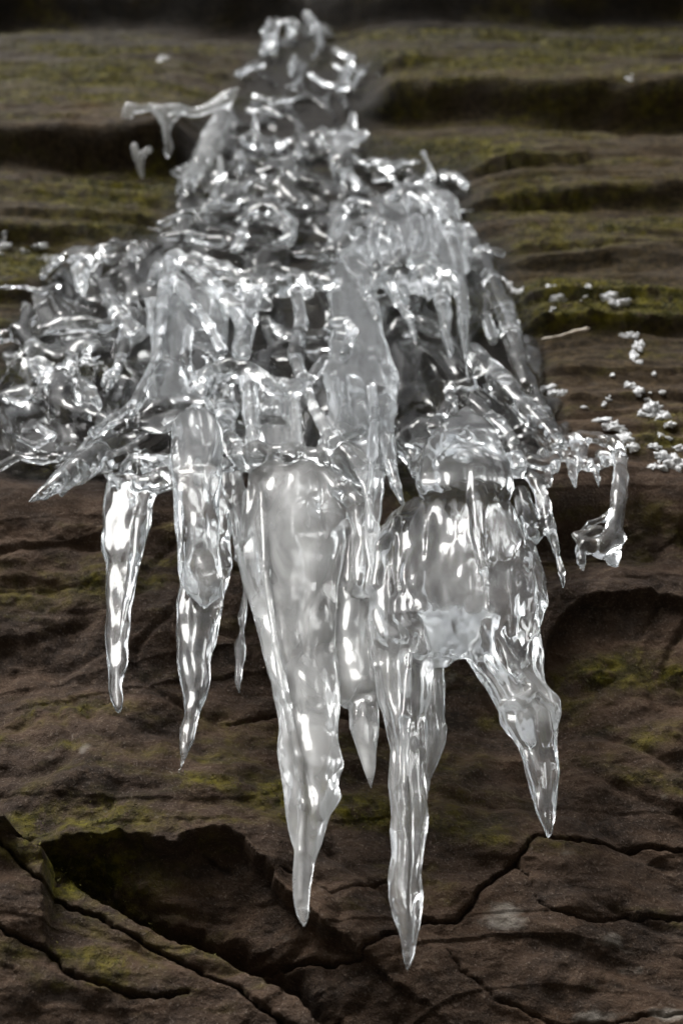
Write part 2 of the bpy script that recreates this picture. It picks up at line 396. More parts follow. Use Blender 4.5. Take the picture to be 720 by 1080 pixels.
# moss cushions: many tiny leaf blades
cand = np.flatnonzero((vis & (moss > .42)).ravel())
pw = moss.ravel()[cand]**2 * (.35 + (ppy.ravel()[cand] < 500)) * pdd.ravel()[cand]
pick = rng.choice(cand, 60000, p=pw/pw.sum())
bp_, bn = RV.reshape(-1, 3)[pick], RN.reshape(-1, 3)[pick]
nb = len(pick)
bp_ = bp_ + rng.normal(0, .0025, (nb, 3))
dirn = bn*.8 + rng.normal(0, .55, (nb, 3)) + np.array([0, 0, .25]); dirn /= np.linalg.norm(dirn, axis=1)[:, None]
ln = rng.uniform(.0012, .0032, nb)[:, None]*(.7+.3*pdd.ravel()[pick][:, None])
sd_ = np.cross(dirn, rng.normal(size=(nb, 3))); sd_ /= np.linalg.norm(sd_, axis=1)[:, None]
wd = ln*.22
bp_ = bp_ + bn*0
T = np.stack([bp_-sd_*wd, bp_+sd_*wd, bp_+dirn*ln*.6+sd_*wd*.9, bp_+dirn*ln], 1).reshape(-1, 3)
tag(mesh_np('moss', T, np.arange(nb*4).reshape(-1, 4), MOSS), 'olive green moss growing on the rock', 'moss', kind='stuff')

# ------------------------------------------------------------------ the ice: one continuous field, meshed once, then cut into its parts
ST = 1.8
GX0, GX1, GY0, GY1, GW0, GW1 = -24, 680, 2, 1040, -156, 62
ax = np.arange(GX0, GX1, ST, dtype=np.float32); ay = np.arange(GY0, GY1, ST, dtype=np.float32); aw = np.arange(GW0, GW1, ST, dtype=np.float32)
LR = Lref(ay).astype(np.float32)
fld = np.full((len(ax), len(ay), len(aw)), 30.0, np.float32)
pid = np.zeros(fld.shape, np.int8)
def sl(a, lo, hi):
    return max(0, int((lo - a[0])/ST)), min(len(a), int((hi - a[0])/ST) + 2)
def put(ix, iy, d, k, part, iw=(0, None)):
    v = fld[ix[0]:ix[1], iy[0]:iy[1], iw[0]:iw[1]]; p = pid[ix[0]:ix[1], iy[0]:iy[1], iw[0]:iw[1]]
    p[d < v] = part
    h = np.clip(k - np.abs(v - d), 0, None)/k
    v[...] = np.minimum(v, d) - h*h*h*k/6.0
PARTS = []
def part(name, label=None): PARTS.append((name, label)); return len(PARTS) - 1
crust = part('ice_crust')

def chain(pts, part=0, k=6, flat=1.0):
    """tapered strand through (px, py, offset towards(-)/away(+), radius)"""
    P = [(x, y, float(Lref(np.array(float(y)))) + w_, r) for x, y, w_, r in pts]
    for a, b in zip(P[:-1], P[1:]):
        R = max(a[3], b[3]) + k + 3
        ix = sl(ax, min(a[0], b[0])-R, max(a[0], b[0])+R); iy = sl(ay, min(a[1], b[1])-R, max(a[1], b[1])+R)
        if ix[1]-ix[0] < 1 or iy[1]-iy[0] < 1: continue
        lr = LR[iy[0]:iy[1]]
        wlo = min(a[2], b[2]) - R/flat - lr.max(); whi = max(a[2], b[2]) + R/flat - lr.min()
        iw = sl(aw, wlo, whi)
        if iw[1]-iw[0] < 1: continue
        X = ax[ix[0]:ix[1], None, None]; Y = ay[None, iy[0]:iy[1], None]
        L_ = lr[None, :, None] + aw[None, None, iw[0]:iw[1]]
        ab = np.array([b[0]-a[0], b[1]-a[1], (b[2]-a[2])*flat], np.float32); l2 = float(ab@ab) + 1e-6
        dx, dy, dz = X-a[0], Y-a[1], (L_-a[2])*flat
        t = np.clip((dx*ab[0] + dy*ab[1] + dz*ab[2])/l2, 0, 1)
        d = np.sqrt((dx-t*ab[0])**2 + (dy-t*ab[1])**2 + (dz-t*ab[2])**2) - (a[3] + (b[3]-a[3])*t)
        put(ix, iy, d.astype(np.float32), k, part, iw)

def strip(rows, part, w0=0.0, kd=.75, k=8, ridge=.22, seed=0, wend=None, lobes=3, cap=0):
    """hanging body whose left and right edge are given row by row: (py, x_left, x_right)"""
    r = np.array(rows, float)
    y0, y1 = r[0, 0], r[-1, 0]
    iy = sl(ay, y0-8, y1+6)
    Yv = ay[iy[0]:iy[1]].astype(float)
    # smooth interpolation of the outline
    yy = np.linspace(y0, y1, 400); xl = np.interp(yy, r[:, 0], r[:, 1]); xr = np.interp(yy, r[:, 0], r[:, 2])
    n = max(3, int(9/((y1-y0)/400))) | 1; ker = np.hanning(n+2)[1:-1]; ker /= ker.sum()
    pad = lambda q: np.convolve(np.pad(q, n//2, mode='edge'), ker, 'valid')
    xl, xr = pad(xl), pad(xr)
    XL = np.interp(Yv, yy, xl); XR = np.interp(Yv, yy, xr)
    hw = np.maximum((XR-XL)/2, .6); cx = (XL+XR)/2
    out = np.maximum(np.maximum(y0-Yv, Yv-y1), 0)
    ix = sl(ax, r[:, 1].min()-12, r[:, 2].max()+12)
    X = ax[ix[0]:ix[1], None, None]; Wv = aw[None, None, :]
    wc = w0 + ((wend - w0)*(Yv-y0)/(y1-y0) if wend is not None else 0)
    wc = np.broadcast_to(wc, Yv.shape) + 4*perlin(Yv*.03, Yv*0+seed*3.1, Yv*0)
    a = (X - cx[None, :, None])/hw[None, :, None]
    bw = hw*kd
    if cap: bw = bw*np.sqrt(np.clip((y1-Yv+1)/cap, .02, 1))
    b = (Wv - wc[None, :, None])/bw[None, :, None]
    th = np.arctan2(b, a).astype(np.float32)
    ph = (seed*1.7 + .011*Yv + 1.2*perlin(Yv*.02, Yv*0+seed, Yv*0+5))[None, :, None]
    rr = np.sqrt(a*a + b*b)
    m = 1 + ridge*np.abs(np.sin(th))*(.6*np.cos(lobes*th + ph) + .4*np.cos((2*lobes+1)*th - 1.7*ph))
    dd = (rr - m)*np.minimum(hw, bw*1.15)[None, :, None]
    sl_ = np.gradient(hw, ST) ; dd = dd/np.sqrt(1 + np.minimum(sl_**2, 4))[None, :, None]
    dd = dd + out[None, :, None]
    put(ix, iy, dd.astype(np.float32), k, part)

# --- crust frozen onto the rock inside the outline of the fall
XA, YA = np.meshgrid(ax, ay, indexing='ij')
edge, _ = polydist(XA, YA, outline + outline[:1])
sgn = np.where(inpoly(XA, YA, outline), edge, -edge)
sgn = sgn + 9*perlin(XA*.05, YA*.05, XA*0)
sc_ = np.interp(YA, [0, 180, 260, 500], [1.5, 1.1, .70, .55]).astype(np.float32)   # the pattern gets finer with distance
wx = XA + 16*perlin(XA*.025, YA*.025, XA*0+2); wy = YA + 16*perlin(XA*.025, YA*.025, XA*0+7)
blb = perlin(wx*.030*sc_, wy*.036*sc_, XA*0+1)
rid = 1 - np.abs(perlin(wx*.026*sc_, wy*.034*sc_, XA*0+14))*2.6
wf = 40 - 36*np.clip(blb + .20, 0, 1) - 26*np.clip(rid, 0, 1)**2 - 6*perlin(wx*.05*sc_, wy*.05*sc_, XA*0+8) + np.interp(YA, [0, 130, 210], [32, 14, 0])
wf = wf + np.maximum(10 - sgn, 0)*2.0
shear = np.abs(np.gradient(LR, ST))[None, :]
d2 = (wf[:, :, None] - aw[None, None, :]) * (1/np.sqrt(1+shear**2))[:, :, None]
d2 = np.maximum(d2, -sgn[:, :, None]*.8)
d2 = np.maximum(d2, (YA-503)[:, :, None])
d2 = np.maximum(d2, (aw-54)[None, None, :]*.5)
put((0, len(ax)), (0, len(ay)), d2.astype(np.float32), 4, crust)
del d2

# --- random small drips, loops and knobs over the fall
R_ = random.Random(4)
def rnd_strand(x, y, part=crust):
    s = np.interp(y, [0, 150, 300, 500], [.62, .85, 1.25, 1.5])
    kind = R_.random(); w_ = R_.uniform(-14, 18); r = R_.uniform(3.2, 8.0)*s
    if kind < .45:        # arch or swag
        sp = R_.uniform(9, 26)*s; hh = R_.uniform(-14, 10)*s; tl = R_.uniform(-8, 8)
        pts = [(x-sp, y-tl, w_+6, r*.8), (x-sp*.5, y+hh*.7, w_, r), (x, y+hh, w_-4, r*1.15), (x+sp*.5, y+hh*.7, w_, r), (x+sp, y+tl, w_+6, r*.8)]
    elif kind < .80:      # drip
        ln = R_.uniform(10, 38)*s; sx = R_.uniform(-9, 9)*s
        pts = [(x, y, w_+4, r*1.2), (x+sx*.5, y+ln*.4, w_-4, r*1.35), (x+sx, y+ln*.8, w_-6, r*.8), (x+sx*1.1, y+ln, w_-6, r*.35)]
    else:                 # knob
        pts = [(x, y, w_, r*1.6), (x+R_.uniform(-6, 6), y+R_.uniform(-3, 6), w_-4, r*1.3)]
    chain(pts, part, k=8*s)
n = 0
while n < 115:
    x, y = R_.uniform(-15, 600), R_.uniform(12, 485)
    if inpoly(np.array(x), np.array(y), outline) and (y < 220 or R_.random() < .42) and (y > 140 or R_.random() < .6):
        rnd_strand(x, y); n += 1

# --- named bodies, from the top down
top = part('upper_cascade', 'small knobs and loops of clear ice at the top of the fall')
for c in ([(322, 14, 0, 5), (333, 30, -4, 6), (338, 48, -4, 4), (330, 62, 0, 3)], [(292, 24, 4, 4), (284, 40, 0, 6), (278, 55, 0, 4)], [(327, 78, -2, 3), (345, 90, -5, 4), (362, 88, -2, 4), (372, 60, 0, 4)],
          [(352, 52, 0, 4), (366, 58, 0, 5)], [(350, 68, 0, 3), (368, 78, 0, 3)], [(372, 98, 0, 3), (378, 78, 0, 3), (392, 70, 0, 4), (400, 80, 0, 3)], [(394, 100, -2, 4), (406, 101, -2, 4)],
          [(268, 100, 0, 4), (286, 106, -4, 4), (302, 106, -4, 4), (318, 100, -2, 4)], [(250, 80, 0, 4), (262, 70, -3, 5), (276, 66, -3, 5)], [(262, 118, 0, 4), (280, 116, 0, 4), (298, 122, 0, 3)],
          [(268, 120, 0, 3), (270, 145, -6, 5), (282, 160, -6, 4), (290, 146, 0, 4)], [(373, 118, 0, 2), (370, 132, -3, 6), (364, 150, -8, 13), (360, 172, -8, 14)], [(384, 140, 0, 5), (378, 148, 0, 4)],
          [(310, 168, 0, 4), (326, 148, -4, 5), (340, 142, -4, 7), (350, 155, -6, 7)], [(390, 168, 0, 4), (408, 178, -4, 5), (425, 170, -4, 4), (440, 170, 0, 3)], [(395, 190, 0, 4), (412, 186, -4, 4), (420, 196, -3, 3)],
          [(447, 160, -2, 3), (453, 176, -5, 3.5), (454, 188, -5, 6)], [(462, 182, 0, 5), (478, 186, -3, 6), (490, 196, -3, 5)], [(350, 172, -12, 4), (353, 196, -12, 2)], [(358, 176, -12, 3), (375, 192, -12, 4)],
          [(485, 222, 0, 3), (500, 221, 0, 3)], [(480, 240, 0, 6), (492, 238, 0, 6)]):
    chain(c, top, 5)
dag = part('ice_fin', 'slanted bright fin of ice at the upper left')
chain([(240, 108, 0, 5), (231, 128, -6, 10), (222, 150, -9, 13), (208, 175, -9, 11), (198, 198, -8, 8), (190, 216, -6, 4)], dag, 6)
chain([(232, 165, 0, 4), (234, 190, -3, 4), (222, 212, -3, 4), (205, 220, 0, 4)], dag, 5)
lp = part('ice_loop', 'rounded loops of ice above the shouldered column')
for c in ([(170, 236, 0, 5), (195, 226, -6, 5), (225, 218, -8, 5), (252, 205, -8, 6), (262, 190, -6, 4)], [(252, 232, -4, 5), (268, 222, -12, 7), (290, 222, -16, 8), (305, 236, -14, 8), (306, 252, -10, 7), (290, 256, -8, 5)],
          [(246, 262, -6, 4), (256, 244, -10, 6), (252, 262, -8, 5)], [(282, 188, 0, 6), (298, 200, -6, 14), (312, 214, -6, 6), (324, 216, -4, 4)], [(230, 285, -6, 6), (262, 290, -12, 7), (290, 284, -14, 9), (318, 294, -12, 7), (324, 312, -8, 6)],
          [(215, 272, 0, 4), (238, 280, -6, 5), (262, 300, -14, 6), (252, 312, -12, 6)], [(172, 250, 0, 5), (200, 248, -5, 6), (232, 254, -6, 7)], [(310, 268, 0, 4), (340, 268, -5, 4)], [(190, 190, 0, 4), (188, 204, 0, 3)]):
    chain(c, lp, 7)
canopy = part('ice_canopy', 'domed canopy of ice with small drips below it')
strip([(194, 428, 446), (202, 408, 472), (214, 366, 486), (236, 352, 490), (262, 352, 494), (284, 368, 497), (298, 388, 496), (310, 398, 494)], canopy, -4, .34, 7, .2, 2, wend=-50, lobes=4, cap=26)
for c in ([(352, 252, -20, 7), (356, 226, -30, 8), (376, 214, -38, 8), (398, 220, -42, 7), (410, 236, -44, 6)], [(360, 262, -36, 8), (372, 242, -50, 8), (394, 232, -60, 8), (412, 238, -62, 7), (420, 258, -58, 7), (424, 276, -56, 6)],
          [(398, 236, -58, 6), (392, 260, -64, 7), (398, 284, -62, 6)], [(410, 210, -28, 6), (430, 202, -34, 9), (438, 225, -46, 8), (440, 250, -56, 8), (436, 268, -56, 5)], [(440, 204, -30, 8), (462, 216, -36, 10), (472, 242, -40, 10), (480, 270, -40, 8), (486, 300, -38, 6)],
          [(388, 312, -54, 6), (400, 294, -66, 8), (422, 282, -76, 11), (448, 278, -78, 12), (468, 288, -74, 10), (476, 304, -66, 7)], [(452, 216, -40, 4), (456, 240, -54, 5), (462, 262, -60, 5)], [(384, 290, -46, 5), (390, 305, -52, 6), (394, 325, -52, 5), (398, 336, -52, 3)],
          [(446, 288, -70, 8), (450, 306, -70, 5), (452, 318, -70, 2)], [(424, 290, -70, 8), (424, 306, -68, 5), (428, 316, -68, 2)]):
    chain(c, canopy, 4)
for c, lb in (([(462, 285, -64, 10), (466, 315, -64, 9), (470, 345, -64, 6.5), (474, 372, -64, 3.4), (476, 394, -64, 0.8)], 'longest drip under the domed canopy'),
              ([(486, 300, -48, 8), (488, 330, -48, 7), (488, 350, -48, 5), (491, 378, -48, 3), (493, 404, -48, 0.8)], 'thin drip at the right edge of the domed canopy'),
              ([(408, 300, -52, 7), (420, 320, -54, 6), (432, 336, -56, 6), (436, 352, -56, 4), (439, 366, -56, 1)], 'short bent drip under the domed canopy')):
    chain(c, part('icicle', lb), 5)
rr_ = part('ice_ridge', 'knobbly ridge of ice down the right side of the fall')
chain([(492, 240, -6, 6), (505, 268, -12, 9), (520, 296, -18, 11), (530, 322, -20, 11), (538, 348, -20, 11), (546, 378, -18, 10), (556, 405, -14, 8)], rr_, 8)
chain([(490, 262, -4, 4), (515, 262, -6, 4), (530, 266, -4, 5)], rr_, 4)
chain([(498, 372, -12, 11), (515, 392, -20, 14), (538, 415, -28, 14), (560, 436, -34, 12), (578, 452, -38, 10), (590, 470, -40, 7)], rr_, 8)
chain([(560, 400, -6, 6), (568, 425, -14, 8), (578, 440, -20, 7)], rr_, 6)
chain([(520, 300, -10, 5), (512, 330, -10, 5), (520, 360, -10, 5)], rr_, 6)
sh = part('shouldered_column', 'broad shouldered column of ice on the left')
strip([(268, 172, 198), (275, 163, 214), (290, 156, 226), (310, 153, 236), (335, 156, 240), (365, 160, 236), (400, 156, 224), (430, 150, 206), (450, 146, 190)], sh, -12, .42, 10, .2, 3, wend=-62, lobes=3)
for c in ([(160, 300, -44, 5), (168, 280, -48, 6), (186, 270, -52, 8), (204, 280, -50, 8), (226, 300, -50, 8), (246, 322, -52, 8), (256, 345, -56, 8), (258, 378, -62, 7)],
          [(180, 275, -57, 8), (176, 300, -70, 8), (170, 325, -76, 7), (168, 350, -81, 6), (164, 380, -84, 5), (150, 410, -84, 5), (138, 440, -83, 6)],
          [(188, 300, -64, 7), (205, 325, -72, 7), (222, 345, -74, 6), (236, 370, -70, 6)], [(200, 345, -68, 5), (196, 375, -71, 6), (204, 405, -75, 5), (215, 415, -72, 6)],
          [(262, 330, -47, 7), (272, 308, -39, 7), (284, 300, -34, 6)], [(150, 420, -75, 6), (120, 442, -79, 7), (100, 456, -80, 7)]):
    chain(c, sh, 8)
lm = part('left_shelf', 'low shelf of jagged clear ice at the far left')
for c in ([(45, 292, 0, 3), (58, 278, -6, 4), (70, 268, -8, 5), (92, 272, -8, 12), (86, 284, -8, 8)], [(98, 282, -4, 4), (104, 262, -8, 5), (120, 262, -10, 10), (138, 260, -10, 6), (146, 270, -10, 7)], [(120, 290, -14, 7), (135, 282, -16, 6), (148, 262, -12, 5)],
          [(27, 322, -4, 4), (32, 335, -8, 10), (24, 348, -8, 9), (14, 350, -6, 4)], [(40, 350, -10, 7), (65, 342, -14, 10), (90, 342, -16, 8), (110, 345, -14, 8), (128, 332, -14, 8)], [(75, 382, -14, 5), (82, 366, -16, 9), (95, 360, -18, 11)],
          [(112, 412, -18, 4), (122, 395, -22, 5), (130, 370, -22, 6), (132, 350, -20, 7)], [(88, 408, -22, 11), (98, 428, -26, 12)], [(5, 420, 0, 3), (22, 424, -8, 4), (40, 415, -8, 4), (48, 402, -6, 5), (58, 412, -8, 4)],
          [(0, 395, 0, 3), (5, 380, -5, 4), (6, 372, 0, 3)], [(-20, 495, -8, 4), (0, 492, -12, 4), (18, 482, -14, 4), (42, 486, -16, 5), (70, 482, -18, 4), (100, 470, -20, 4)], [(40, 450, -6, 6), (55, 462, -12, 6), (38, 470, -12, 5), (20, 462, -6, 4)],
          [(0, 303, 0, 2.6), (25, 303, -3, 3), (44, 308, -4, 3.4), (62, 300, -6, 4)], [(60, 440, -12, 4), (74, 425, -16, 5), (82, 440, -18, 6)], [(30, 380, -6, 3), (36, 398, -8, 3), (50, 405, -10, 4)]):
    chain(c, lm, 6)
arch = part('ice_arch', 'smooth arch of ice standing on two legs in the middle')
chain([(208, 424, -60, 8), (220, 398, -70, 11), (240, 388, -76, 12), (262, 392, -76, 12), (285, 406, -72, 10), (308, 412, -66, 9), (322, 402, -60, 7)], arch, 8)
chain([(262, 400, -72, 10), (264, 430, -72, 9), (268, 462, -70, 9), (272, 482, -68, 11)], arch, 7)
chain([(310, 412, -62, 6), (312, 440, -64, 5), (312, 465, -64, 6), (304, 482, -64, 9)], arch, 7)
strip([(400, 262, 312), (430, 264, 312), (468, 268, 312), (484, 266, 316)], arch, -26, .3, 8, .4, 5, lobes=5)
chain([(322, 404, -56, 6), (330, 430, -56, 6), (344, 455, -58, 6), (352, 475, -60, 8)], arch, 7)
chain([(318, 412, -54, 6), (334, 392, -54, 6), (342, 380, -54, 6)], arch, 7)
colp = part('central_column', 'tall narrow column of ice in the middle, ending in a thin point')
strip([(280, 356, 384), (286, 349, 391), (300, 346, 395), (325, 348, 398), (350, 350, 403), (372, 344, 411), (395, 340, 418), (430, 346, 418), (455, 355, 414), (480, 368, 410), (510, 377, 404), (540, 380, 400), (570, 384, 398), (595, 388, 396), (608, 391, 395), (615, 393, 394)],
      colp, -28, .5, 8, .2, 4, wend=-112, lobes=3)
chain([(352, 340, -70, 5), (366, 338, -78, 5), (372, 350, -82, 6), (362, 372, -82, 5)], colp, 5)
chain([(360, 400, -80, 5), (364, 430, -89, 5), (362, 452, -92, 9), (350, 466, -90, 6), (380, 452, -94, 5)], colp, 6)
chain([(392, 405, -90, 5), (394, 440, -98, 6), (392, 480, -109, 5), (388, 520, -122, 5), (391, 560, -131, 4)], colp, 5)
chain([(408, 462, -77, 8), (412, 490, -82, 7), (418, 512, -85, 6), (424, 530, -87, 3), (427, 540, -88, 0.8)], part('icicle', 'small drip beside the tall narrow column'), 5)
lk = part('ice_shoulder', 'thick rounded shoulder of ice joining the columns')
for c in ([(150, 446, -50, 12), (172, 432, -58, 14), (196, 426, -64, 13), (214, 432, -62, 12)], [(228, 300, -20, 9), (262, 300, -26, 11), (300, 302, -26, 11), (332, 296, -30, 10), (350, 300, -34, 9)],
          [(268, 308, -20, 8), (262, 340, -30, 9), (254, 372, -40, 9)], [(312, 300, -24, 7), (318, 340, -34, 7), (310, 372, -38, 8), (318, 402, -48, 7)], [(232, 448, -30, 9), (246, 470, -36, 10), (258, 486, -40, 10)],
          [(345, 470, -60, 11), (366, 482, -62, 13), (384, 500, -58, 12)], [(346, 505, -34, 10), (360, 520, -36, 12), (378, 535, -34, 12), (384, 570, -30, 12), (380, 620, -26, 12)], [(420, 470, -20, 8), (434, 480, -26, 9), (440, 500, -30, 8)],
          [(60, 425, -12, 10), (90, 440, -22, 11), (124, 448, -32, 10)], [(20, 350, -10, 8), (40, 372, -14, 10), (66, 380, -18, 9)], [(110, 300, -16, 9), (124, 330, -22, 9), (146, 352, -30, 9)], [(470, 430, -26, 8), (458, 452, -34, 8)],
          [(500, 425, -30, 9), (522, 446, -34, 10), (540, 470, -34, 10), (548, 495, -28, 9)]):
    chain(c, lk, 8)
# the shelf from which the thick icicle grows
shf = part('ice_shelf', 'glossy shelf of ice above the thickest icicle')
chain([(228, 492, -30, 8), (262, 484, -40, 10), (300, 480, -48, 11), (338, 484, -48, 11), (366, 494, -44, 10), (386, 506, -38, 8)], shf, 9)
strip([(486, 232, 262), (520, 236, 262), (560, 240, 262), (590, 244, 262)], shf, 4, .4, 10, .4, 6)
for c in ([(185, 445, -36, 10), (160, 462, -42, 7), (135, 476, -44, 6), (112, 490, -42, 8)], [(105, 452, -38, 5), (106, 470, -42, 6), (110, 488, -42, 7)], [(108, 458, -38, 4), (140, 444, -34, 5)]):
    chain(c, shf, 7)
for c in ([(130, 495, -14, 20), (165, 500, -14, 20), (190, 500, -12, 16)], [(120, 475, -10, 16), (160, 470, -16, 18)], [(150, 512, -30, 11), (168, 510, -34, 10), (176, 500, -30, 6)]):
    chain(c, shf, 10)
bl = part('ice_blade', 'flat pointed blade of ice sticking out at the left')
chain([(120, 470, -36, 15), (100, 484, -46, 15), (82, 497, -56, 14), (64, 509, -64, 11), (46, 520, -70, 7), (27, 531, -74, 1.2)], bl, 7, 1.5)
chain([(106, 452, -46, 5), (86, 474, -58, 5), (62, 500, -68, 3.5), (40, 522, -74, 2)], bl, 3)
chain([(108, 460, -44, 5), (128, 448, -46, 5), (150, 440, -50, 6), (176, 430, -60, 7)], bl, 6)
# hanging icicles
a1 = part('icicle', 'leftmost hanging icicle, bent and blunt at its tip')
strip([(508, 114, 166), (530, 110, 162), (560, 108, 157), (582, 108, 151), (596, 113, 147), (640, 111, 140), (680, 110.5, 136.5), (700, 111, 136.5), (712, 113, 132), (725, 115, 130), (740, 119, 130.5), (748, 122, 129), (752, 124.5, 126.5)], a1, -14, .7, 8, .12, 7, lobes=2)
chain([(156, 520, -22, 9), (148, 552, -34, 8), (142, 590, -38, 7), (135, 630, -38, 5), (129, 660, -38, 3), (125.5, 682, -38, .8)], a1, 3)
a2 = part('icicle', 'domed icicle at the left with a clear curved tail')
strip([(430, 197, 213), (435, 187, 224), (448, 180, 232), (480, 178, 235), (510, 183, 233), (540, 186, 230), (570, 186, 233), (600, 187, 236), (618, 192, 236), (630, 200, 231), (637, 210, 222)], a2, -92, .6, 5, .14, 8, wend=-54, lobes=3)
strip([(560, 196, 232), (600, 190, 241), (618, 190, 242), (640, 188.5, 234), (670, 187.5, 228), (700, 188, 222.5), (720, 190, 221.5), (735, 193, 219), (755, 193, 212), (780, 190, 205), (800, 188, 198.5), (815, 186.5, 192), (825, 185.5, 187)], a2, -34, .6, 4, .2, 9, lobes=3)
chain([(222, 505, -36, 14), (232, 560, -30, 12), (238, 595, -26, 7), (228, 640, -30, 5)], a2, 7)
chain([(186, 470, -72, 5), (190, 520, -76, 4.5), (192, 570, -78, 4.5), (192, 610, -74, 3)], a2, 4)
a3 = part('icicle', 'tiny twisted icicle hanging between two larger ones')
strip([(600, 252, 262), (625, 256, 262), (640, 253, 261), (652, 249.5, 260), (664, 253, 258.5), (682, 245.5, 260), (698, 248, 257), (714, 247, 257), (725, 249.5, 255), (731, 252, 253.5)], a3, 6, .8, 4, .25, 10)
big = part('icicle', 'thickest cloudy icicle hanging left of the middle')
strip([(484, 276, 348), (492, 266, 358), (505, 261, 362), (520, 258, 362), (545, 253, 364), (562, 249, 363), (576, 247, 362), (590, 249, 360), (620, 258, 356), (650, 267, 354), (680, 275, 354), (723, 285, 358), (752, 290.5, 360), (767, 293, 358), (780, 292, 357.5), (793, 291, 361), (807, 293.5, 363.5),
       (820, 297, 359), (828, 298.5, 358), (840, 299.5, 361.5), (860, 300.5, 351), (887, 306, 340), (897, 310, 337), (930, 308, 329), (950, 309, 328), (963, 312, 326.5), (972, 315.5, 324), (977, 319, 321)], big, -20, .72, 9, .14, 11, wend=-28, lobes=3)
chain([(276, 520, -56, 4), (280, 600, -66, 4), (290, 680, -64, 4), (302, 740, -60, 5), (315, 800, -52, 5), (320, 850, -46, 5), (317, 900, -40, 4), (317, 950, -34, 3)], big, 9)
chain([(262, 520, -30, 6), (262, 560, -30, 6), (252, 578, -26, 5)], big, 8)
lob = part('icicle', 'cloudy lobe fused to the right of the thickest icicle')
strip([(494, 346, 386), (540, 344, 391), (600, 340, 392), (660, 338, 394), (700, 340, 398), (725, 346, 402), (740, 352, 404), (747, 360, 396)], lob, -8, .55, 8, .16, 12, lobes=3, cap=30)
a5 = part('icicle', 'short sharp icicle between the two longest ones')
strip([(736, 372, 398), (752, 367.5, 401), (768, 368, 401), (785, 374, 398.5), (805, 382, 396), (822, 387.5, 393.5), (834, 390.5, 391.5)], a5, -6, .75, 6, .2, 13)
dome = part('ice_dome', 'clear domed head of the right-hand icicle cluster')
strip([(436, 483, 500), (441, 469, 511), (452, 458, 521), (470, 446, 530), (489, 439, 539), (514, 438, 542), (530, 447, 538), (546, 453, 540), (570, 450, 551), (590, 440, 553), (640, 440, 553), (672, 452, 548)], dome, -66, .75, 16, .10, 14, wend=-34, lobes=3, cap=150)
chain([(456, 518, -72, 4), (462, 488, -84, 4), (480, 472, -92, 4), (502, 474, -92, 4), (514, 490, -84, 4)], dome, 5)
chain([(502, 500, -84, 12), (503, 530, -88, 10), (503, 560, -88, 7), (508, 590, -86, 5), (512, 615, -84, 3), (516, 640, -82, .8)], part('icicle', 'thin point hanging in front of the domed cluster'), 4)
body = part('ice_mass', 'swollen body of ice joining the two right-hand icicles')
strip([(532, 424, 536), (546, 406, 546), (570, 396, 553), (600, 392, 562), (622, 390, 573), (637, 389, 577), (654, 388, 569), (672, 391, 566), (686, 400, 556), (697, 416, 500), (704, 424, 462)], body, -30, .5, 14, .12, 15, wend=-40, lobes=3, cap=60)
for c in ([(420, 552, -50, 10), (402, 580, -50, 9), (398, 620, -50, 9)], [(455, 545, -58, 8), (452, 590, -66, 8), (440, 620, -66, 8), (420, 640, -60, 8)], [(470, 640, -64, 9), (445, 655, -60, 10), (440, 690, -56, 10)],
          [(480, 560, -60, 8), (488, 610, -66, 8), (470, 636, -66, 8)], [(556, 575, -30, 8), (566, 610, -30, 8), (572, 636, -26, 6)], [(530, 610, -48, 10), (540, 650, -46, 10), (548, 700, -38, 10)]):
    chain(c, body, 7)
a6 = part('icicle', 'longest icicle, right of the middle, with a narrow tip')
strip([(640, 392, 462), (680, 392, 460), (710, 394, 457), (747, 400.5, 452), (770, 406, 449), (790, 411.5, 448), (820, 410, 448), (843, 410, 450), (860, 411, 453), (880, 411, 451), (913, 410, 447.5), (947, 408, 446), (963, 412, 444), (987, 421, 439.5), (1005, 424, 437), (1020, 425.3, 434), (1029, 428, 430.5)],
      a6, -30, .75, 8, .24, 16, lobes=3)
chain([(432, 690, -64, 6), (426, 760, -60, 5), (427, 830, -52, 5), (428, 900, -48, 4), (426, 950, -42, 3.5), (428, 1000, -36, 2)], a6, 6)
a7 = part('icicle', 'angular fin-shaped icicle behind the longest one')
strip([(690, 438, 469), (713, 442, 469.5), (740, 443, 470), (757, 444, 472), (769, 445, 475), (780, 445, 473), (793, 446, 467), (817, 447, 458), (832, 448, 454), (847, 448, 451)], a7, 10, .6, 5, .3, 17)
a8 = part('icicle', 'rightmost thick icicle, slanting out to the right')
strip([(610, 486, 560), (655, 487, 566), (690, 488, 571), (705, 496, 572), (722, 508, 576), (737, 517, 590), (752, 525.5, 592.5), (763, 527, 591), (780, 539, 589), (790, 546, 589.5), (815, 553, 592), (840, 560, 588), (855, 564.5, 586), (868, 569, 585.5), (877, 573, 582.5), (883, 576, 579)],
      a8, -26, .68, 8, .22, 18, lobes=4)
chain([(520, 660, -60, 8), (540, 700, -58, 7), (560, 725, -54, 6), (580, 745, -44, 6)], a8, 7)
chain([(528, 745, -44, 5), (545, 742, -54, 6), (560, 730, -54, 6)], a8, 5)
